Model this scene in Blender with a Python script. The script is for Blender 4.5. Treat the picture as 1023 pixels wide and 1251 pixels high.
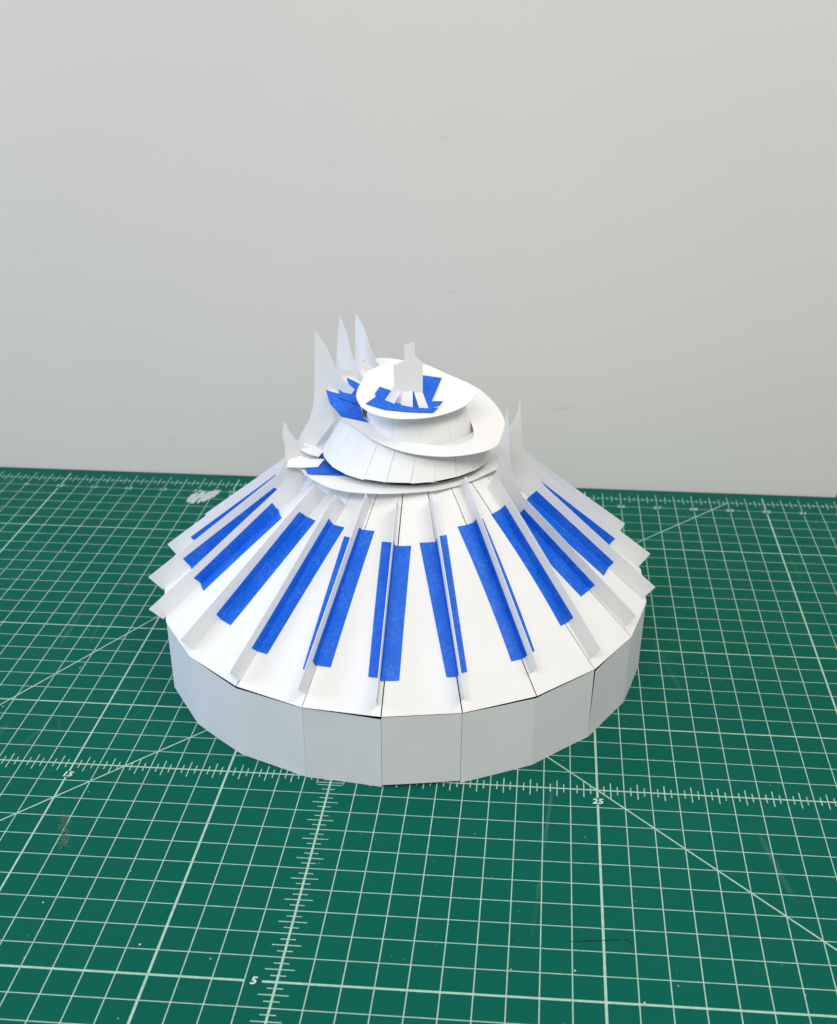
import bpy, bmesh, math, random
from mathutils import Vector, Matrix
random.seed(11)
scene = bpy.context.scene
for o in list(bpy.data.objects): bpy.data.objects.remove(o)

U = 0.0127            # one printed mat square (half an inch) in metres; all sizes below are in squares

# ------------------------------------------------------------------ camera
cam_d = bpy.data.cameras.new('camera'); cam = bpy.data.objects.new('camera', cam_d)
scene.collection.objects.link(cam); scene.camera = cam
right = Vector((0.99749301, 0.07029045, 0.00818152))
down = Vector((0.04127199, -0.48394708, -0.87412347))
fwd = Vector((-0.05748311, 0.87226972, -0.48563486))
m = Matrix((right, -down, -fwd)).transposed().to_4x4()
m.translation = Vector((7.32008, -35.11671, 28.15394)) * U
cam.matrix_world = m
cam_d.sensor_fit = 'HORIZONTAL'; cam_d.sensor_width = 36.0
cam_d.lens = 36.0 * 1443.768 / 1023.0
cam_d.shift_x = -(569.333 - 511.5) / 1023.0
cam_d.shift_y = (713.081 - 625.5) / 1023.0
cam_d.clip_start = 0.01; cam_d.clip_end = 50
cam_d.dof.use_dof = True; cam_d.dof.focus_distance = 0.55; cam_d.dof.aperture_fstop = 26

# ------------------------------------------------------------------ light (indoor: ceiling lamps, a cool window side)
world = bpy.data.worlds.new('World'); scene.world = world; world.use_nodes = True
bg = world.node_tree.nodes['Background']
bg.inputs[0].default_value = (0.97, 0.98, 1.0, 1); bg.inputs[1].default_value = 0.36

def area(name, loc, target, sx, sy, power, col):
    d = bpy.data.lights.new(name, 'AREA'); d.shape = 'RECTANGLE'; d.size = sx; d.size_y = sy
    d.energy = power; d.color = col
    o = bpy.data.objects.new(name, d); scene.collection.objects.link(o)
    o.location = loc
    o.rotation_euler = (Vector(target) - Vector(loc)).to_track_quat('-Z', 'Y').to_euler()
    return o
area('ceiling_lamp', (0.85, -0.35, 1.55), (0.02, 0.13, 0.05), 1.1, 0.40, 12.5, (1.0, 0.965, 0.90))
area('ceiling_lamp_far', (-0.1, -1.35, 1.5), (0.02, 0.3, 0.2), 1.2, 0.5, 20, (1.0, 0.97, 0.93))
area('window_light', (-1.5, -0.12, 0.65), (0.0, 0.08, 0.05), 0.9, 1.0, 16, (0.50, 0.66, 1.0))

scene.view_settings.view_transform = 'Standard'; scene.view_settings.look = 'None'
scene.view_settings.exposure = 0.0; scene.view_settings.gamma = 1.0
scene.view_settings.use_curve_mapping = False
scene.render.engine = 'CYCLES'

# ------------------------------------------------------------------ materials
class N:
    def __init__(s, name):
        s.m = bpy.data.materials.new(name); s.m.use_nodes = True; s.t = s.m.node_tree
        s.b = s.t.nodes['Principled BSDF']
    def n(s, kind, **kw):
        x = s.t.nodes.new(kind)
        for k, v in kw.items(): setattr(x, k, v)
        return x
    def l(s, a, b): s.t.links.new(a, b)
    def noise(s, scale, detail=4, rough=.55, vec=None):
        x = s.n('ShaderNodeTexNoise'); x.inputs['Scale'].default_value = scale
        x.inputs['Detail'].default_value = detail; x.inputs['Roughness'].default_value = rough
        if vec is None:
            if not hasattr(s, 'oc'): s.oc = s.n('ShaderNodeTexCoord').outputs['Object']
            vec = s.oc
        s.l(vec, x.inputs['Vector'])
        return x.outputs['Fac']
    def ramp(s, fac, stops):
        x = s.n('ShaderNodeValToRGB'); s.l(fac, x.inputs[0]); e = x.color_ramp.elements
        while len(e) < len(stops): e.new(.5)
        for i, (p, c) in enumerate(stops):
            e[i].position = p; e[i].color = c if len(c) == 4 else (*c, 1)
        return x.outputs[0]
    def coord(s, scale=(1, 1, 1), which='Object'):
        c = s.n('ShaderNodeTexCoord'); mp = s.n('ShaderNodeMapping'); mp.inputs['Scale'].default_value = scale
        s.l(c.outputs[which], mp.inputs[0]); return mp.outputs[0]
    def bump(s, h, strength, dist):
        x = s.n('ShaderNodeBump'); x.inputs['Strength'].default_value = strength; x.inputs['Distance'].default_value = dist
        s.l(h, x.inputs['Height']); s.l(x.outputs[0], s.b.inputs['Normal'])

def paper_mat(name, grain, lo, hi, sc=1800, st=.22):
    k = N(name); v = k.coord(grain); f = k.noise(sc, 5, .6, v); g = k.noise(40, 3)
    k.l(k.ramp(g, [(.3, lo), (.7, hi)]), k.b.inputs['Base Color'])
    k.b.inputs['Roughness'].default_value = .75; k.b.inputs['Specular IOR Level'].default_value = .25
    k.bump(f, st, .00012); return k.m
M_PAPER = paper_mat('white_cardstock', (1, 1, 1), (.79, .788, .775), (.82, .818, .805))
def thin_paper():
    m_ = paper_mat('thin_white_cardstock', (1, 1, 1), (.88, .88, .87), (.90, .90, .89)); t = m_.node_tree
    b = t.nodes['Principled BSDF']; tr = t.nodes.new('ShaderNodeBsdfTranslucent'); tr.inputs[0].default_value = (.82, .82, .80, 1)
    mx = t.nodes.new('ShaderNodeMixShader'); mx.inputs[0].default_value = .15
    t.links.new(b.outputs[0], mx.inputs[1]); t.links.new(tr.outputs[0], mx.inputs[2])
    t.links.new(mx.outputs[0], t.nodes['Material Output'].inputs['Surface']); return m_
M_THIN = thin_paper()
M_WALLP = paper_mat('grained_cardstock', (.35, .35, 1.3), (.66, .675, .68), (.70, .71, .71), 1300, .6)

def tape_mat():
    k = N('blue_painters_tape')
    f = k.noise(1500, 4, .6); g = k.noise(480, 6, .75); h = k.noise(70, 2)
    c1 = k.ramp(g, [(.34, (.001, .090, .54)), (.50, (.002, .118, .65)), (.66, (.006, .155, .75))])
    c2 = k.ramp(k.noise(800, 4, .7), [(.48, (0, 0, 0)), (.62, (.42, .42, .42))])      # pale specks where the tape has not stuck down
    ms_ = k.n('ShaderNodeMath', operation='MULTIPLY'); k.l(c2, ms_.inputs[0]); k.l(k.ramp(h, [(.42, (0, 0, 0)), (.62, (1, 1, 1))]), ms_.inputs[1])
    mx = k.n('ShaderNodeMix', data_type='RGBA'); k.l(ms_.outputs[0], mx.inputs['Factor']); k.l(c1, mx.inputs['A'])
    mx.inputs['B'].default_value = (.10, .26, .74, 1); k.l(mx.outputs['Result'], k.b.inputs['Base Color'])
    k.b.inputs['Roughness'].default_value = .55; k.b.inputs['Specular IOR Level'].default_value = .3
    k.bump(f, .35, .00015); return k.m
M_TAPE = tape_mat()

def mat_mat():
    k = N('green_vinyl')
    g = k.noise(9, 4); f = k.noise(2600, 3, .5)
    c1 = k.ramp(g, [(.25, (.0010, .090, .062)), (.75, (.0018, .103, .071))])
    # faint dust and fine knife scratches
    w = k.n('ShaderNodeTexVoronoi', feature='DISTANCE_TO_EDGE'); w.inputs['Scale'].default_value = 7
    k.l(k.coord((1, .18, 1)), w.inputs['Vector'])
    s1 = k.ramp(w.outputs['Distance'], [(0, (1, 1, 1)), (.0022, (0, 0, 0))])
    msk = k.ramp(k.noise(14, 3), [(.56, (0, 0, 0)), (.68, (.16, .16, .16))])
    mul = k.n('ShaderNodeMath', operation='MULTIPLY'); k.l(s1, mul.inputs[0]); k.l(msk, mul.inputs[1])
    mx = k.n('ShaderNodeMix', data_type='RGBA'); k.l(mul.outputs[0], mx.inputs['Factor']); k.l(c1, mx.inputs['A'])
    mx.inputs['B'].default_value = (.22, .36, .30, 1)
    d = k.n('ShaderNodeTexVoronoi'); d.inputs['Scale'].default_value = 110
    dot = k.ramp(d.outputs['Distance'], [(.035, (1, 1, 1)), (.07, (0, 0, 0))])
    dm = k.ramp(k.noise(25, 2), [(.55, (0, 0, 0)), (.66, (.4, .4, .4))])
    mul2 = k.n('ShaderNodeMath', operation='MULTIPLY'); k.l(dot, mul2.inputs[0]); k.l(dm, mul2.inputs[1])
    mx2 = k.n('ShaderNodeMix', data_type='RGBA'); k.l(mul2.outputs[0], mx2.inputs['Factor'])
    k.l(mx.outputs['Result'], mx2.inputs['A']); mx2.inputs['B'].default_value = (.35, .45, .40, 1)
    k.l(mx2.outputs['Result'], k.b.inputs['Base Color'])
    k.l(k.ramp(k.noise(30, 4), [(.3, (.48, .48, .48)), (.7, (.60, .60, .60))]), k.b.inputs['Roughness'])
    k.b.inputs['Specular IOR Level'].default_value = .06
    k.bump(f, .25, .0001); return k.m
M_MAT = mat_mat()

def plain(name, col, rough=.6, var=.08, scale=120, spec=.3):
    k = N(name); g = k.noise(scale, 4)
    a = tuple(max(0, c * (1 - var)) for c in col); b = tuple(min(1, c * (1 + var)) for c in col)
    k.l(k.ramp(g, [(.3, a), (.7, b)]), k.b.inputs['Base Color'])
    k.b.inputs['Roughness'].default_value = rough; k.b.inputs['Specular IOR Level'].default_value = spec
    return k.m
M_PRINT = plain('pale_green_print', (.345, .515, .41), .65, .14, 300)
M_DIGIT = plain('white_print', (.55, .66, .60), .6, .1, 300)
M_PEN = plain('black_ink', (.006, .012, .012), .5)
M_SMEAR = plain('dried_white_paint', (.44, .50, .47), .7, .35, 900)
M_SMUDGE = plain('grey_rub_mark', (.11, .20, .155), .7, .25, 900)
M_TABLE = plain('dark_tabletop', (.03, .027, .025), .5)
def wall_mat():
    k = N('painted_board')
    g = k.noise(3.0, 5, .6); f = k.noise(700, 3, .5)
    c = k.ramp(g, [(.3, (.69, .668, .618)), (.7, (.715, .692, .642))])
    sc = k.ramp(k.noise(26, 2, .4, k.coord((1, 1, 2.5))), [(.73, (0, 0, 0)), (.80, (.25, .25, .25))])
    mx = k.n('ShaderNodeMix', data_type='RGBA'); k.l(sc, mx.inputs['Factor']); k.l(c, mx.inputs['A'])
    mx.inputs['B'].default_value = (.57, .56, .53, 1)
    k.l(mx.outputs['Result'], k.b.inputs['Base Color'])
    k.b.inputs['Roughness'].default_value = .6; k.b.inputs['Specular IOR Level'].default_value = .25
    k.bump(f, .12, .0003); return k.m
M_WALL = wall_mat()

# ------------------------------------------------------------------ mesh helpers
def link(name, me, mat, parent=None):
    o = bpy.data.objects.new(name, me); scene.collection.objects.link(o)
    if mat: me.materials.append(mat)
    if parent: o.parent = parent
    return o
def pyobj(name, vs, fs, mat, parent=None, smooth=False):
    me = bpy.data.meshes.new(name); me.from_pydata([Vector(v) * U for v in vs], [], fs); me.update()
    if smooth:
        for p in me.polygons: p.use_smooth = True
    return link(name, me, mat, parent)
def V(*a): return Vector(a if len(a) > 1 else a[0])

def plate(name, pts, mat, parent, th=.02, nrm=None):
    """a closed flat (or nearly flat) sheet cut to an outline, with real thickness"""
    pts = [Vector(p) for p in pts]
    if nrm is None:
        nrm = Vector((0, 0, 0))
        for i, a in enumerate(pts):
            b = pts[(i + 1) % len(pts)]; nrm += a.cross(b)
        nrm.normalize()
    bm = bmesh.new()
    lo = [bm.verts.new((p - nrm * th / 2) * U) for p in pts]; hi = [bm.verts.new((p + nrm * th / 2) * U) for p in pts]
    bm.faces.new(hi); bm.faces.new(lo[::-1])
    for i in range(len(pts)):
        j = (i + 1) % len(pts); bm.faces.new((lo[i], lo[j], hi[j], hi[i]))
    bm.normal_update()
    bmesh.ops.triangulate(bm, faces=[f for f in bm.faces if len(f.verts) > 4])
    bmesh.ops.recalc_face_normals(bm, faces=bm.faces)
    me = bpy.data.meshes.new(name); bm.to_mesh(me); bm.free()
    return link(name, me, mat, parent)

def shell(name, grid, mat, parent, th=.02, closed=False):
    """grid[i][j] of points -> thick sheet; closed wraps the first index"""
    ni, nj = len(grid), len(grid[0]); G = [[Vector(p) for p in r] for r in grid]
    def nv(i, j):
        i0, i1 = ((i - 1) % ni, (i + 1) % ni) if closed else (max(i - 1, 0), min(i + 1, ni - 1))
        a = G[i1][j] - G[i0][j]; b = G[i][min(j + 1, nj - 1)] - G[i][max(j - 1, 0)]
        return a.cross(b).normalized()
    vs, fs = [], []
    for sgn in (1, -1):
        for i in range(ni):
            for j in range(nj): vs.append(G[i][j] + nv(i, j) * (th / 2 * sgn))
    A = lambda i, j: (i % ni) * nj + j
    B = lambda i, j: ni * nj + (i % ni) * nj + j
    for i in range(ni if closed else ni - 1):
        for j in range(nj - 1):
            fs.append((A(i, j), A(i + 1, j), A(i + 1, j + 1), A(i, j + 1)))
            fs.append((B(i, j), B(i, j + 1), B(i + 1, j + 1), B(i + 1, j)))
        fs.append((A(i, 0), B(i, 0), B(i + 1, 0), A(i + 1, 0)))
        fs.append((A(i, nj - 1), A(i + 1, nj - 1), B(i + 1, nj - 1), B(i, nj - 1)))
    if not closed:
        for j in range(nj - 1):
            fs.append((A(0, j), A(0, j + 1), B(0, j + 1), B(0, j)))
            fs.append((A(ni - 1, j), B(ni - 1, j), B(ni - 1, j + 1), A(ni - 1, j + 1)))
    o = pyobj(name, vs, fs, mat, parent)
    return o
def smooth_closed(pts, n):
    """Catmull-Rom through a closed outline"""
    out = []; L = len(pts); P = [Vector(p) for p in pts]
    for i in range(L):
        p0, p1, p2, p3 = P[i - 1], P[i], P[(i + 1) % L], P[(i + 2) % L]
        for q in range(n):
            t = q / n
            out.append(.5 * ((2 * p1) + (p2 - p0) * t + (2 * p0 - 5 * p1 + 4 * p2 - p3) * t * t + (3 * p1 - p0 - 3 * p2 + p3) * t ** 3))
    return out
def smooth_open(pts, n):
    P = [Vector(p) for p in pts]; P = [2 * P[0] - P[1]] + P + [2 * P[-1] - P[-2]]; out = []
    for i in range(1, len(P) - 2):
        p0, p1, p2, p3 = P[i - 1], P[i], P[i + 1], P[i + 2]
        for q in range(n):
            t = q / n
            out.append(.5 * ((2 * p1) + (p2 - p0) * t + (2 * p0 - 5 * p1 + 4 * p2 - p3) * t * t + (3 * p1 - p0 - 3 * p2 + p3) * t ** 3))
    out.append(P[-2]); return out
def empty(name, loc):
    o = bpy.data.objects.new(name, None); o.empty_display_size = .02; scene.collection.objects.link(o); return o
def box(name, a, b, mat, parent=None):
    x0, y0, z0 = a; x1, y1, z1 = b
    vs = [(x0, y0, z0), (x1, y0, z0), (x1, y1, z0), (x0, y1, z0), (x0, y0, z1), (x1, y0, z1), (x1, y1, z1), (x0, y1, z1)]
    fs = [(0, 3, 2, 1), (4, 5, 6, 7), (0, 1, 5, 4), (1, 2, 6, 5), (2, 3, 7, 6), (3, 0, 4, 7)]
    return pyobj(name, vs, fs, mat, parent)

# ------------------------------------------------------------------ setting
tb = box('tabletop', (-60, -60, -3.0), (60, 40, -.24), M_TABLE); tb['kind'] = 'structure'
wl = box('wall', (-75, 27.42, -.1), (24.3, 29.0, 80), M_WALL); wl['kind'] = 'structure'
bev = wl.modifiers.new('edge', 'BEVEL'); bev.width = .0008; bev.segments = 2
wl2 = box('wall', (24.3, 27.50, .12), (75, 29.0, 80), M_WALL); wl2['kind'] = 'structure'

def scuff(pts, w, col):
    vs, fs = [], []
    for i, (x, z) in enumerate(pts):
        q = w * (.3 + .7 * math.sin(math.pi * (i + .5) / len(pts))); vs += [(x, 27.414, z - q), (x, 27.414, z + q)]
        if i: n = 2 * i; fs.append((n - 2, n, n + 1, n - 1))
    pyobj('scuff_mark', vs, fs, col, wl)
M_SCUFF = plain('grey_scuff', (.57, .56, .54), .7, .08, 400)
scuff([(8.0, 4.66), (8.3, 4.72), (8.7, 4.80), (9.1, 4.95)], .035, M_SCUFF)
scuff([(-10.9, 4.62), (-10.83, 4.6)], .04, M_SCUFF); scuff([(9.15, 7.2), (9.18, 7.24)], .05, M_SCUFF)
scuff([(2.1, 11.2), (2.5, 11.0)], .03, M_SCUFF); scuff([(-14.2, 2.1), (-13.9, 2.15), (-13.5, 2.1)], .025, M_SCUFF)

# ------------------------------------------------------------------ cutting mat
mat = empty('cutting_mat', (0, 0, 0))
mat['label'] = 'green cutting mat with pale ruler grid, scuffed and scratched, under the paper model'
mat['category'] = 'cutting mat'
ms = box('mat_sheet', (-41.5, -29.3, -.235), (41.5, 27.33, 0), M_MAT, mat)
bv = ms.modifiers.new('edge', 'BEVEL'); bv.width = .0006; bv.segments = 2

ZP = .006
class Print:
    def __init__(s): s.v = []; s.f = []
    def quad(s, x0, y0, x1, y1, w, z=ZP):
        d = Vector((x1 - x0, y1 - y0, 0)).normalized(); p = Vector((-d.y, d.x, 0)) * (w / 2); n = len(s.v)
        a = Vector((x0, y0, z)); b = Vector((x1, y1, z))
        s.v += [a - p, b - p, b + p, a + p]; s.f.append((n, n + 1, n + 2, n + 3))
    def build(s, name, m): return pyobj(name, s.v, s.f, m, mat)
JT = 26
g = Print()
numbered = set(range(-38, 39, 2))
for i in range(-40, 41):
    w = {-10: .07, 10: .085, -4: .085, 0: .075, 20: .075, -20: .075}.get(i, .037)
    top = 26.75 if i % 2 == 0 else 26.62
    cuts = []
    if i in (-10, 10): cuts.append((-.83, -.45))
    if i in numbered: cuts.append((24.72, 25.28))
    y = -JT
    for a, b in sorted(cuts):
        g.quad(i, y, i, a, w); y = b
    g.quad(i, y, i, top, w)
g.build('grid_columns', M_PRINT)
g = Print()
for j in range(-26, 27):
    w = {0: .07, 4: .07, 10: .066, 20: .066, -10: .085, -20: .07}.get(j, .036)
    if j == -10:
        g.quad(-40, j, -1.0, j, w, ZP + .0015); g.quad(-.45, j, 40, j, w, ZP + .0015)
    else: g.quad(-40, j, 40, j, w, ZP + .0015)
g.build('grid_rows', M_PRINT)
g = Print(); zt = ZP + .003
for q in range(-160, 161):
    if q % 4 == 0: continue
    x = q / 4
    h = .44 if q % 2 == 0 else .24
    g.quad(x, -h, x, h, .04, zt)
    h = .40 if q % 2 == 0 else .17
    g.quad(x, 26 - h, x, 26 + h, .04, zt)
for q in range(-104, 104):
    if q % 4 == 0: continue
    y = q / 4; h = .47 if q % 2 == 0 else .25
    if abs(y) > .3: g.quad(-h, y, h, y, .038, zt)
for a, b in ((.52, .36), (.24, .2)):
    for s in (-1, 1):
        g.quad(-a, s * b, a, s * b, .035, zt); g.quad(s * a, -b, s * a, b, .035, zt)
g.build('ruler_ticks', M_PRINT)
def diag(x0, y0, x1, y1):
    g = Print(); g.quad(x0, y0, x1, y1, .06, ZP + .0045); g.build('diagonal_line', M_PRINT)
diag(-34, -26, 18, 26)
diag(-3, 13, 36, -26)
r3 = math.tan(math.radians(60)); diag(-13 - 32 / r3, -26, -13 + 13 / r3, 19)

def digits(txt, x, y, size, m=None):
    c = bpy.data.curves.new('printed_number', 'FONT'); c.body = txt; c.size = size * U; c.shear = .14
    c.align_x = 'CENTER'; c.align_y = 'CENTER'; c.offset = .012 * U; c.resolution_u = 3; c.fill_mode = 'FRONT'
    t = bpy.data.objects.new('tmp', c); scene.collection.objects.link(t)
    dg = bpy.context.evaluated_depsgraph_get(); me = bpy.data.meshes.new_from_object(t.evaluated_get(dg))
    bpy.data.objects.remove(t); me.name = 'printed_number'
    o = link('printed_number', me, m or M_DIGIT, mat); o.location = (x * U, y * U, (ZP + .006) * U)
digits('15', -10, -.66, .40); digits('25', 10, -.66, .40); digits('5', -.72, -10, .40)
for n in range(1, 40): digits(str(n), 2 * (n - 20) - .02, 25.0, .46, M_PRINT)

def ribbon(name, pts, w, m, z):
    P = [Vector((x, y, z)) for x, y in pts]; vs, fs = [], []
    for i, p in enumerate(P):
        d = (P[min(i + 1, len(P) - 1)] - P[max(i - 1, 0)]).normalized(); s = Vector((-d.y, d.x, 0)) * (w[i] / 2)
        vs += [p - s, p + s]
        if i: n = 2 * i; fs.append((n - 2, n - 1, n + 1, n))
    return pyobj(name, vs, fs, m, mat)
ribbon('pen_mark', [(8.94, -7.65), (9.33, -7.6), (9.38, -7.58), (9.9, -7.52), (10.56, -7.44)], [.02, .035, .06, .025, .03], M_PEN, .014)
ribbon('pen_mark', [(10.66, -7.42), (10.78, -7.45), (10.94, -7.62)], [.05, .04, .015], M_PEN, .014)
for (x0, y0, x1, y1, w) in [(-12.15, 23.45, -11.95, 24.75, .34), (-11.85, 23.3, -11.6, 25.0, .36), (-11.55, 23.35, -11.35, 24.9, .22), (-11.35, 23.6, -10.95, 25.15, .5), (-11.05, 24.0, -10.75, 25.2, .3), (-11.5, 24.2, -10.9, 24.6, .6)]:
    n = 9; pts = []; ws = []
    for i in range(n):
        t = i / (n - 1); pts.append((x0 + (x1 - x0) * t + random.uniform(-.04, .04), y0 + (y1 - y0) * t))
        ws.append(w * (.25 + .75 * math.sin(math.pi * (.12 + .76 * t))) * random.uniform(.8, 1.2))
    ribbon('paint_smear', pts, ws, M_SMEAR, .015 + .001 * random.random())
vs, fs = [], []
for q in range(420):           # dry rub mark: a drift of tiny specks
    t = random.random(); x = -9.22 + .55 * t + random.gauss(0, .09); y = -3.05 - 1.5 * t + random.gauss(0, .13); r = random.uniform(.006, .024)
    n = len(vs); k = random.randint(4, 6); ph = random.random() * 6
    for a in range(k): vs.append((x + r * math.cos(ph + a * 6.283 / k) * random.uniform(.6, 1.2), y + r * 1.3 * math.sin(ph + a * 6.283 / k), .013))
    fs.append(tuple(range(n, n + k)))
pyobj('rub_mark', vs, fs, M_SMUDGE, mat)
vs, fs = [], []
for q in range(170):           # paper crumbs lying on the mat
    x = random.uniform(-20, 24); y = random.uniform(-12, 24); r = random.choice((.012, .016, .02, .03, .045))
    n = len(vs); k = random.randint(3, 5); ph = random.random() * 6
    for a in range(k): vs.append((x + r * math.cos(ph + a * 6.283 / k) * random.uniform(.5, 1.3), y + r * math.sin(ph + a * 6.283 / k), .016 + .01 * random.random()))
    fs.append(tuple(range(n, n + k)))
cr = pyobj('paper_crumbs', vs, fs, M_SMEAR, mat); cr['kind'] = 'stuff'

# ------------------------------------------------------------------ paper model
pm = empty('paper_model', (0, 0, 0))
pm.location = (1.72 * U, 10.0 * U, 0)
pm['label'] = 'white cardstock model of a conical ribbed building with blue tape strips, on the green mat'
pm['category'] = 'paper model'
OFF = Vector((1.72, 10.0, 0))

NP = 22; DA = 2 * math.pi / NP; A0 = math.radians(-88.629)
C0 = V(1.736, 10.11, 3.12); R0 = 10.44; C1 = V(2.015, 9.911, 8.95); R1 = 3.403
def ang(k): return A0 + DA * (k - 4)
def ring(c, r, a): return c + V(math.cos(a), math.sin(a), 0) * r
def joint(k, t): return ring(C0, R0, ang(k)).lerp(ring(C1, R1, ang(k)), t)
def surf(k, t):
    j = math.floor(k); return joint(j, t).lerp(joint(j + 1, t), k - j)
def facet_normal(k):
    j = math.floor(k); n = (joint(j + 1, 0) - joint(j, 0)).cross(joint(j, 1) - joint(j, 0)).normalized()
    return n if n.z > 0 else -n

rnd = random.Random(5)
# walls of the base
for k in range(-4, 18):
    e0, e1 = rnd.uniform(-.007, .007), rnd.uniform(-.007, .007)
    zb = {4: .10, 3: .015}.get(k, rnd.uniform(.01, .03)); zt = 3.09
    e0 += .02 * (k == 7); g0, g1 = {1: (.0, .12), 2: (.10, .02), 3: (.02, .11), 5: (.02, .09), 6: (.09, .02), 7: (.10, .03), 8: (.02, .0)}.get(k, (.01, .01))
    cb = V(1.71, 9.9, 0); ct = V(1.736, 10.11, 0)
    g = []
    for i in range(5):
        gp = .004 if k in (4, 7) else .0003; f = gp + (1 - 2 * gp) * i / 4; row = []
        for j in range(4):
            u = j / 3; c = cb.lerp(ct, u); r = 10.35 * (1 - u) + 10.42 * u
            a = ring(c, r + e0, ang(k)); b = ring(c, r + e1, ang(k + 1)); p = a.lerp(b, f)
            o = (ring(c, 1, ang(k + .5)) - c) * (.025 * math.sin(math.pi * f) * math.sin(k * 1.7))
            p = p + o; p.z = zb + (zt - (g0 + (g1 - g0) * f) - zb) * u
            row.append(p)
        g.append(row)
    if k == 7:                      # the seam beside this panel has sprung open
        for row_i, row in enumerate(g):
            for p in row: p += V(.05, .035, 0) * (1 - row_i / 4) * (p.z / 3)
    shell('base_panel', g, M_WALLP, pm, .03)

# roof panels
RP = {}
for k in range(-4, 18):
    RP[k] = (rnd.uniform(0, .02), rnd.uniform(-.02, .03), facet_normal(k + .5), {4: .009, 7: .009, 2: .006, 5: .005, 6: .006, 8: .005}.get(k, rnd.uniform(.001, .004)))
def roof(k, f, t):
    lift, amp, nn, gap = RP[(k + 4) % 22 - 4]
    return joint(k, t).lerp(joint(k + 1, t), f) + nn * (lift * (1 - t) + amp * math.sin(math.pi * f) * (1 - .7 * t) + .008 * math.sin(5 * t + k) * (f - .5))
for k in range(-4, 18):
    gap = RP[k][3]
    shell('roof_panel', [[roof(k, gap * (1 + .18 * j) + (1 - 2 * gap * (1 + .18 * j)) * i / 6, -.001 + 1.001 * j / 8) for j in range(9)] for i in range(7)], M_PAPER, pm, .025)

# fins, with tape on both sides
FB = {0: ((-.17, -.02), (-.31, .69)), 1: ((.96, .03), (.99, .77)), 2: ((2.02, .02), (1.96, .8)), 3: ((2.98, .05), (2.91, .81)),
      4: ((3.95, .04), (3.91, .75)), 5: ((5.01, .05), (5.0, .76)), 6: ((6.04, .1), (6.26, .83)), 7: ((7.04, .05), (7.45, .83)),
      8: ((8.07, .05), (7.88, .76)), 9: ((9.01, .02), (8.96, .77))}
def finframe(k):
    b, u = FB.get(k, ((k + .02, .01), (k - .02, .77)))
    B = surf(*b); T = surf(*u); d = (T - B).normalized(); kk = (b[0] + u[0]) / 2
    a = ang(kk); tn = V(-math.sin(a), math.cos(a), 0)
    n = tn.cross(d).normalized()
    if n.z < 0: n = -n
    n = (n - d * n.dot(d)).normalized()
    return B, d, n, d.cross(n), b, u, (T - B).length
OUT = {
 0: [(0, 0), (7.6, -.02), (8.1, .2), (8.66, .65), (9.09, .24), (9.48, .31), (9.30, .52), (9.14, .68), (9.02, .82), (8.97, .97), (8.95, 1.12), (8.98, 1.31), (8.98, 1.58), (9.0, 1.86), (9.15, 2.29), (8.62, 1.72), (8.15, 1.21), (7.8, .9), (7.4, .76), (-.05, .75)],
 -1: [(-.2, .02), (7.8, 0), (8.3, .3), (8.52, .6), (8.8, .31), (9.35, .38), (9.22, .54), (9.13, .73), (8.9, 1.1), (8.81, 1.47), (8.86, 1.9), (9.03, 2.44), (8.55, 2.02), (8.3, 1.6), (7.9, 1.15), (7.3, .85), (-.22, .86)],
 -2: [(-.25, .02), (8, 0), (8.97, .6), (10.34, .96), (10.78, 2.03), (11.07, 2.32), (11.3, 1.85), (11.48, 1.38), (11.84, 1.47), (11.73, 2.01), (11.72, 2.2), (11.76, 2.49), (11.88, 2.95), (12.03, 3.46), (12.09, 4.28), (11.21, 3.31), (10.70, 2.72), (10.27, 2.28), (9.76, 1.82), (9.4, 1.6), (9.0, 1.45), (8.34, 1.16), (7.6, .92), (-.26, .84)],
 -3: [(-.1, .02), (8, 0), (8.8, -.06), (9.94, .3), (9.22, .72), (9.5, 1.05), (10.1, 1.6), (11.2, 2.3), (11.7, 2.43), (11.93, 1.56), (12.14, 1.66), (12.13, 1.8), (12.15, 1.99), (12.16, 2.2), (12.22, 2.49), (12.40, 2.95), (12.61, 3.36), (12.85, 4.18), (12.4, 3.8), (12.04, 3.45), (11.25, 2.64), (10.2, 1.95), (9.2, 1.4), (8.2, .95), (7.4, .84), (-.06, .84)],
 -4: [(0, .02), (8, 0), (9.0, .5), (10.2, 1.2), (11.3, 2.3), (11.96, 2.37), (12.55, 1.35), (12.79, 1.44), (12.72, 1.65), (12.68, 1.84), (12.61, 2.02), (12.59, 2.22), (12.60, 2.5), (12.65, 2.75), (12.79, 3.39), (12.76, 4.11), (12.4, 3.75), (12.08, 3.36), (11.5, 2.7), (10.5, 1.95), (9.3, 1.3), (8.2, .9), (7.4, .82), (0, .82)],
 9: [(.03, 0), (6.74, .02), (7.44, .1), (7.75, .22), (7.98, .38), (8.47, .69), (8.9, 1.05), (9.24, 1.44), (9.30, 1.65), (9.36, 1.9), (9.43, 2.2), (9.55, 2.53), (9.95, 3.15), (9.4, 2.53), (8.87, 2.01), (8.5, 1.66), (8.13, 1.41), (7.7, 1.2), (7.28, 1.02), (6.5, .88), (.07, .8)],
 8: [(.02, 0), (7.9, 0), (8.12, .6), (8.25, 1.0), (8.44, 1.24), (8.82, 1.56), (8.9, 1.8), (9.0, 2.04), (9.1, 2.3), (9.25, 2.56), (9.66, 3.18), (9.25, 2.8), (8.84, 2.39), (8.5, 2.02), (8.18, 1.68), (7.85, 1.35), (7.56, 1.12), (7.2, .95), (6.7, .82), (.07, .78)],
}
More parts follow.
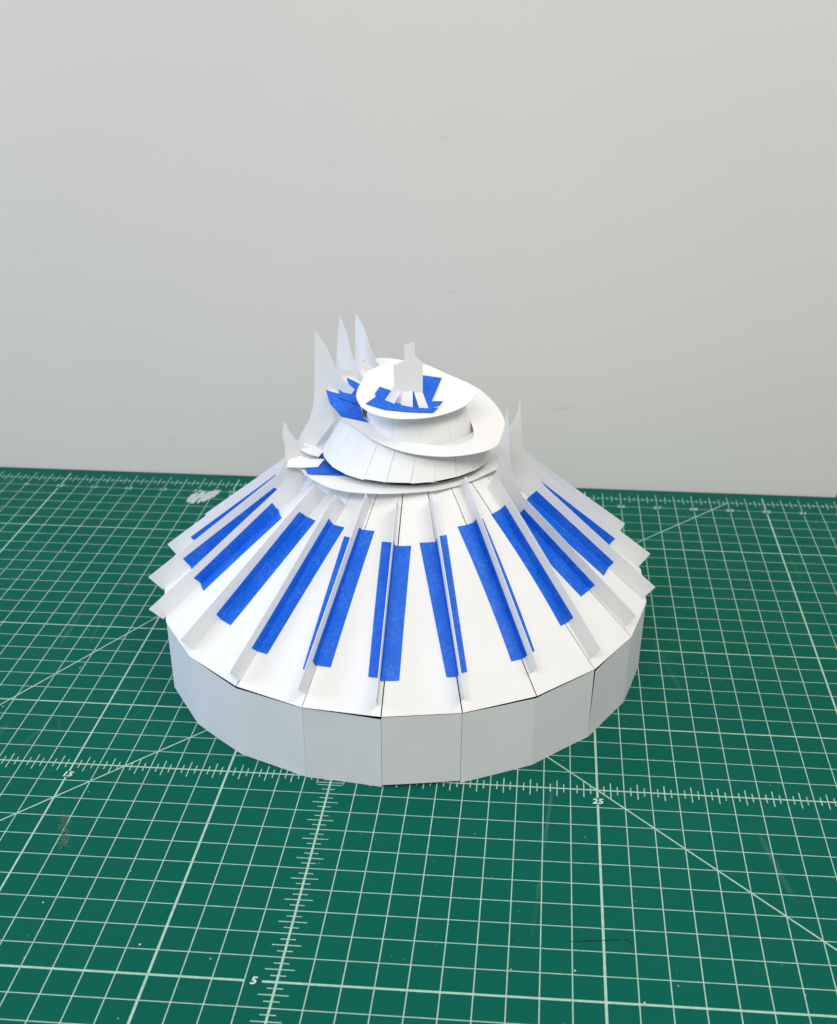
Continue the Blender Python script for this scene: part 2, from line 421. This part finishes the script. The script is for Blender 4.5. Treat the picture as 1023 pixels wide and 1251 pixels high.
#  tape: (s0, s1, on the fin at s0, s1, on the panel at s0, s1) for the right (+) and the left (-) face
TP = {0: {1: (2.2, 6.65, .42, .5, .75, .68)}, 1: {1: (1.6, 6.83, .3, .5, .72, .5)}, 2: {1: (1.32, 7.08, .45, .4, .45, .57)},
      3: {1: (1.2, 6.8, .4, .35, .63, .53), -1: (.9, 6.4, .3, .3, .42, .62)}, 4: {1: (.95, 6.35, .35, .35, .7, .65), -1: (1.07, 6.44, .3, .3, .46, .5)},
      5: {-1: (.91, 6.31, .35, .35, .41, .63), 1: (1.03, 6.5, .3, .3, .4, .47)}, 6: {-1: (.61, 6.35, .35, .38, .58, .73), 1: (.68, 6.42, .3, .3, .50, .46)},
      7: {-1: (1.65, 6.9, .4, .36, .58, .66)}, 8: {-1: (2.1, 6.29, .36, .43, .72, .6)}, 9: {-1: (2.1, 6.67, .4, .5, .74, .62)},
      10: {-1: (1.9, 6.7, .4, .4, .6, .6)}, 11: {-1: (1.43, 6.5, .38, .42, .6, .6)}, -1: {1: (1.5, 6.75, .55, .5, .3, .4)}, -2: {1: (1.0, 6.4, .5, .55, .4, .4)}}
def clamp(x, a, b): return max(a, min(b, x))
FINS = {}
for k in range(-4, 18):
    B, d, n, pn, b, u, L = finframe(k)
    o2 = OUT.get(k) or [(rnd.uniform(-.03, .06), 0), (8.0 + rnd.uniform(-.04, .04), 0), (8.0, .4), (8.0 + rnd.uniform(-.05, .05), .78 + rnd.uniform(-.02, .04)), (4, .79), (rnd.uniform(-.02, .1), .78 + rnd.uniform(-.03, .05))]
    lean = rnd.uniform(-.03, .03); bow = rnd.uniform(-.05, .05)
    def fp(s, h): return B + d * s + n * h + pn * (h * lean + bow * .5 * math.sin(clamp(s, 0, 8) * math.pi / 8) * min(h, .8))
    fin = plate('fin', [fp(s, h) for s, h in o2], M_THIN, pm, .022, pn); FINS[k] = fin
    tps = dict(TP.get(k, {}))
    for side in (1, -1):
        if side not in tps: tps[side] = (1.4 + rnd.uniform(-.3, .3), 6.6 + rnd.uniform(-.2, .2), .36, .38, .5, .5)
    for side, (s0, s1, f0, f1, p0, p1) in tps.items():
        g = []
        for i in range(11):
            q = i / 10; s = s0 + (s1 - s0) * q; tt = s / L
            kk = b[0] + (u[0] - b[0]) * tt; t = b[1] + (u[1] - b[1]) * tt
            wid = (joint(math.floor(kk) + 1, t) - joint(math.floor(kk), t)).length
            fh = f0 + (f1 - f0) * q; pw = p0 + (p1 - p0) * q
            fo = pn * (.020 * side)
            # the end cuts of hand-torn tape run slightly skew
            sk = (.05 if i == 10 else -.03 if i == 0 else 0) * math.sin(k * 3.3 + side)
            row = [fp(s + sk, fh) + fo, fp(s, fh * .5) + fo, fp(s, .07) + fo * 1.2]
            for w in (.06, pw * .5, pw):
                kq = kk + side * w / wid
                jq = math.floor(kq)
                row.append(roof(jq, kq - jq, t - sk * .06) + facet_normal(kq) * (.026 + (.012 if w < .1 else 0)))
            g.append(row if side == 1 else row[::-1])
        shell('tape', g, M_TAPE, fin, .012)

# ---- lower collar: a paper ring that winds outwards on the left
outer = [(-2.75, 9.6), (-2.55, 8.75), (-2.2, 8.03), (-1.82, 7.4), (-1.31, 6.79), (-.78, 6.3), (-.07, 5.95), (.82, 5.85), (1.76, 5.94), (2.99, 6.34), (3.57, 6.63), (4.53, 7.41), (5.29, 8.29), (5.87, 9.08), (6.1, 10.0), (5.9, 11.3), (5.2, 12.6), (4.0, 13.5), (2.4, 13.9), (.8, 13.7), (-.6, 13.0), (-1.7, 11.9), (-2.4, 10.7)]
oc = smooth_closed([V(x, y, 9.1) for x, y in outer], 4)
g = []
for p in oc:
    c = V(2.0, 9.9, 9.1); dv = (p - c); r = dv.length; dv /= r; row = []
    for f in (0, .33, .66, 1):
        az = math.atan2(dv.y, dv.x); ri = 2.75 + .36 * max(0, math.cos(az + 1.45)) ** .5 if math.cos(az + 1.45) > 0 else 2.75
        rr = ri + (r - ri) * f; q = c + dv * rr; q.z = 9.1 + .05 * math.sin(3 * math.atan2(dv.y, dv.x) + 1) * f - .02 * f
        row.append(q)
    g.append(row)
col1 = shell('lower_collar', g, M_PAPER, pm, .022, True)
plate('tape', [V(x, y, 9.15) for x, y in [(-2.06, 8.1), (-1.83, 7.49), (-.24, 7.4), (.6, 7.25), (.2, 8.9), (-.9, 10.1), (-1.18, 10.49), (-1.33, 10.34), (-1.5, 10.14), (-1.7, 9.13), (-1.45, 9.02), (-1.55, 8.25)]], M_TAPE, col1, .012)

# tabs of the two small spikes, glued flat on the collar
for kk, pts in ((0, [(-2.65, 8.86, 9.71), (-2.4, 8.62, 9.57), (-2.13, 8.39, 9.44), (-1.8, 8.32, 9.39), (-1.31, 8.34, 9.4), (-1.5, 8.01, 9.21), (-2.08, 7.96, 9.17), (-2.77, 7.95, 9.17)]),
                (-1, [(-2.30, 9.45, 9.62), (-2.1, 9.38, 9.57), (-1.75, 9.26, 9.50), (-1.45, 9.15, 9.44), (-1.63, 8.88, 9.27), (-2.05, 8.98, 9.33), (-2.40, 9.14, 9.42)])):
    plate('tab', pts, M_THIN, FINS[kk], .02)

# ---- collars' tilted planes
def pl2(x, y): return 11.09 - .0965 * (x - 2.2) + .175 * (y - 9.9)
def pl3(x, y): return 12.2 - .08 * (x - 2.2) + .18 * (y - 9.05)

# ---- drum between the collars
def drum(cb, rb, zb, ct_shift, slope, topf, n, a_start, name, seed, dark):
    r_ = random.Random(seed)
    e = empty(name, None); e.parent = pm
    da = 2 * math.pi / n
    for k in range(n):
        g = []; lift = r_.uniform(0, .012); gp = .014 if k % 4 == dark else r_.uniform(.0015, .004)
        zz = zb + r_.uniform(-.015, .03)
        for i in range(5):
            f = gp + (1 - 2 * gp) * i / 4; row = []
            for j in range(4):
                t = j / 3
                def pt(a):
                    z1 = topf(cb[0] + (rb - 1.0) * math.cos(a), cb[1] + (rb - 1.0) * math.sin(a)) - .05
                    z = zz + (z1 - zz) * t; r = rb - slope * (z - zb)
                    return V(cb[0] + ct_shift[0] * t + r * math.cos(a), cb[1] + ct_shift[1] * t + r * math.sin(a), z)
                a = a_start + da * k; p = pt(a).lerp(pt(a + da), f)
                row.append(p + V(math.cos(a + da / 2), math.sin(a + da / 2), .3) * (lift * (1 - t) + .02 * math.sin(math.pi * f)))
            g.append(row)
        shell('drum_panel', g, M_PAPER, e, .02)
    return e
drum((1.9, 9.77), 3.45, 9.37, (.26, .24), .50, pl2, 23, math.radians(-144), 'lower_drum', 3, 2)
drum((2.42, 9.50), 2.26, 10.2, (-.08, -.12), .26, pl3, 22, math.radians(-80), 'upper_drum', 4, 3)

# ---- upper collar
c2o = [(-1.49, 10.4), (-1.22, 9.68), (-.74, 8.79), (.14, 7.92), (1.03, 7.18), (2.21, 6.74), (3.53, 6.74), (4.61, 7.1), (5.48, 7.7), (5.89, 8.51), (5.9, 9.6), (5.6, 10.63), (5.02, 11.65), (4.3, 12.4), (2.95, 13.2), (2.19, 13.5), (1.42, 13.74), (.43, 13.75), (-.04, 13.44), (-.58, 12.92), (-1.21, 12.22), (-1.5, 11.3)]
c2i = [(.12, 10.0), (.2, 9.13), (.51, 8.53), (1.52, 7.74), (2.3, 7.48), (3.14, 7.36), (4.13, 7.59), (4.6, 8.11), (4.69, 8.65), (4.43, 9.7), (4.1, 10.4), (3.4, 11.0), (2.6, 11.2), (1.6, 11.2), (.7, 10.8)]
def polar(outline, c, n):
    P = smooth_closed([V(x, y, 0) for x, y in outline], 12); res = []
    A = sorted((math.atan2(p.y - c[1], p.x - c[0]), math.hypot(p.x - c[0], p.y - c[1])) for p in P)
    A = [(A[-1][0] - 2 * math.pi, A[-1][1])] + A + [(A[0][0] + 2 * math.pi, A[0][1])]
    for i in range(n):
        a = -math.pi + 2 * math.pi * i / n
        for (a0, r0), (a1, r1) in zip(A, A[1:]):
            if a0 <= a <= a1:
                res.append((a, r0 + (r1 - r0) * (a - a0) / max(a1 - a0, 1e-9))); break
    return res
cc = (2.3, 9.7); NO = 96
po = polar(c2o, cc, NO); pi_ = polar(c2i, cc, NO); g = []
for (a, ro), (_, ri) in zip(po, pi_):
    row = []
    for f in (0, .25, .5, .75, 1):
        r = ri + (ro - ri) * f; x, y = cc[0] + r * math.cos(a), cc[1] + r * math.sin(a)
        row.append(V(x, y, pl2(x, y) + .03 * math.sin(2 * a + 1.2) * f - .035 * f * f + .03))
    g.append(row)
col2 = shell('upper_collar', g, M_PAPER, pm, .022, True)
def patch(pts, pl, off, parent): return plate('tape', [V(x, y, pl(x, y) + off) for x, y in pts], M_TAPE, parent, .012)
patch([(-1.48, 10.39), (-.92, 10.24), (.03, 9.57), (.2, 9.07), (.33, 8.67), (.56, 8.37), (-.57, 8.55), (-1.17, 9.44)], pl2, .055, col2)
patch([(-1.01, 10.81), (-.27, 10.27), (.04, 9.51), (-.84, 9.84)], pl2, .10, col2)
patch([(-.8, 11.57), (-.16, 11.15), (.05, 10.64), (-.26, 10.24), (-.42, 10.39)], pl2, .07, col2)

# ---- top disc, a little dished
d3 = [(.13, 8.19), (.28, 7.67), (.5, 7.3), (.99, 6.92), (1.66, 6.77), (2.32, 6.85), (3.06, 7.1), (3.8, 7.56), (4.42, 8.17), (4.7, 8.84), (4.68, 9.3), (3.61, 10.32), (2.44, 11.13), (1.52, 11.2), (.48, 10.24), (.18, 9.1)]
c3 = (2.3, 8.95); pd = polar(d3, c3, 80); g = []
for a, r in pd:
    row = []
    for f in (.02, .3, .55, .8, 1):
        x, y = c3[0] + r * f * math.cos(a), c3[1] + r * f * math.sin(a)
        row.append(V(x, y, pl3(x, y) - .02 + .05 * f * f + (.10 * max(0, math.cos(a - .15)) ** 3) * f * f))
    g.append(row)
disc = shell('top_disc', g, M_PAPER, pm, .022, True)
patch([(.59, 7.54), (.87, 8.06), (1.26, 7.94), (2.63, 7.68), (3.36, 7.79), (3.19, 7.42), (2.29, 7.31), (1.35, 7.29)], pl3, .075, disc)
patch([(2.55, 10.16), (3.3, 10.11), (3.06, 8.27), (3.5, 8.36), (3.32, 7.76), (2.26, 7.6), (2.12, 8.8)], pl3, .055, disc)
patch([(.95, 8.91), (1.41, 8.72), (1.72, 8.1), (1.3, 7.89), (.89, 8.14), (.84, 8.4)], pl3, .065, disc)

# ---- cut-out tower on the disc: body and three splayed legs
TWR = [(2.45, 8.12, 14.46), (2.05, 8.07, 14.32), (2.05, 8.01, 13.73), (1.64, 7.95, 13.55), (1.67, 7.87, 12.72), (1.94, 7.88, 12.58), (1.97, 7.88, 12.53), (2.37, 7.92, 12.57), (2.42, 7.93, 12.53), (2.75, 7.95, 12.5), (2.76, 8.07, 13.63), (2.46, 8.07, 13.93)]
tw = plate('tower_cutout', TWR, M_THIN, pm, .02)
for top0, top1, f0, f1 in [(TWR[4], TWR[5], (1.28, 7.93), (1.68, 7.72)), (TWR[6], TWR[7], (1.94, 7.68), (2.4, 7.62)), (TWR[8], TWR[9], (2.64, 7.62), (3.0, 7.68))]:
    a, b_ = V(top0), V(top1); c, e = V(*f0, pl3(*f0) + .09), V(*f1, pl3(*f1) + .09); g = []
    for i in range(4):
        q = i / 3; row = []
        for j in range(6):
            t = j / 5; p = a.lerp(b_, q).lerp(c.lerp(e, q), t)
            row.append(p + V(0, -.04, .01) * math.sin(math.pi * t) * .6)
        g.append(row)
    shell('leg', g, M_THIN, tw, .02)

# the model's parts hang from an empty at its base: shift them so that the origin is there
for o in list(pm.children): o.location = o.location - OFF * U
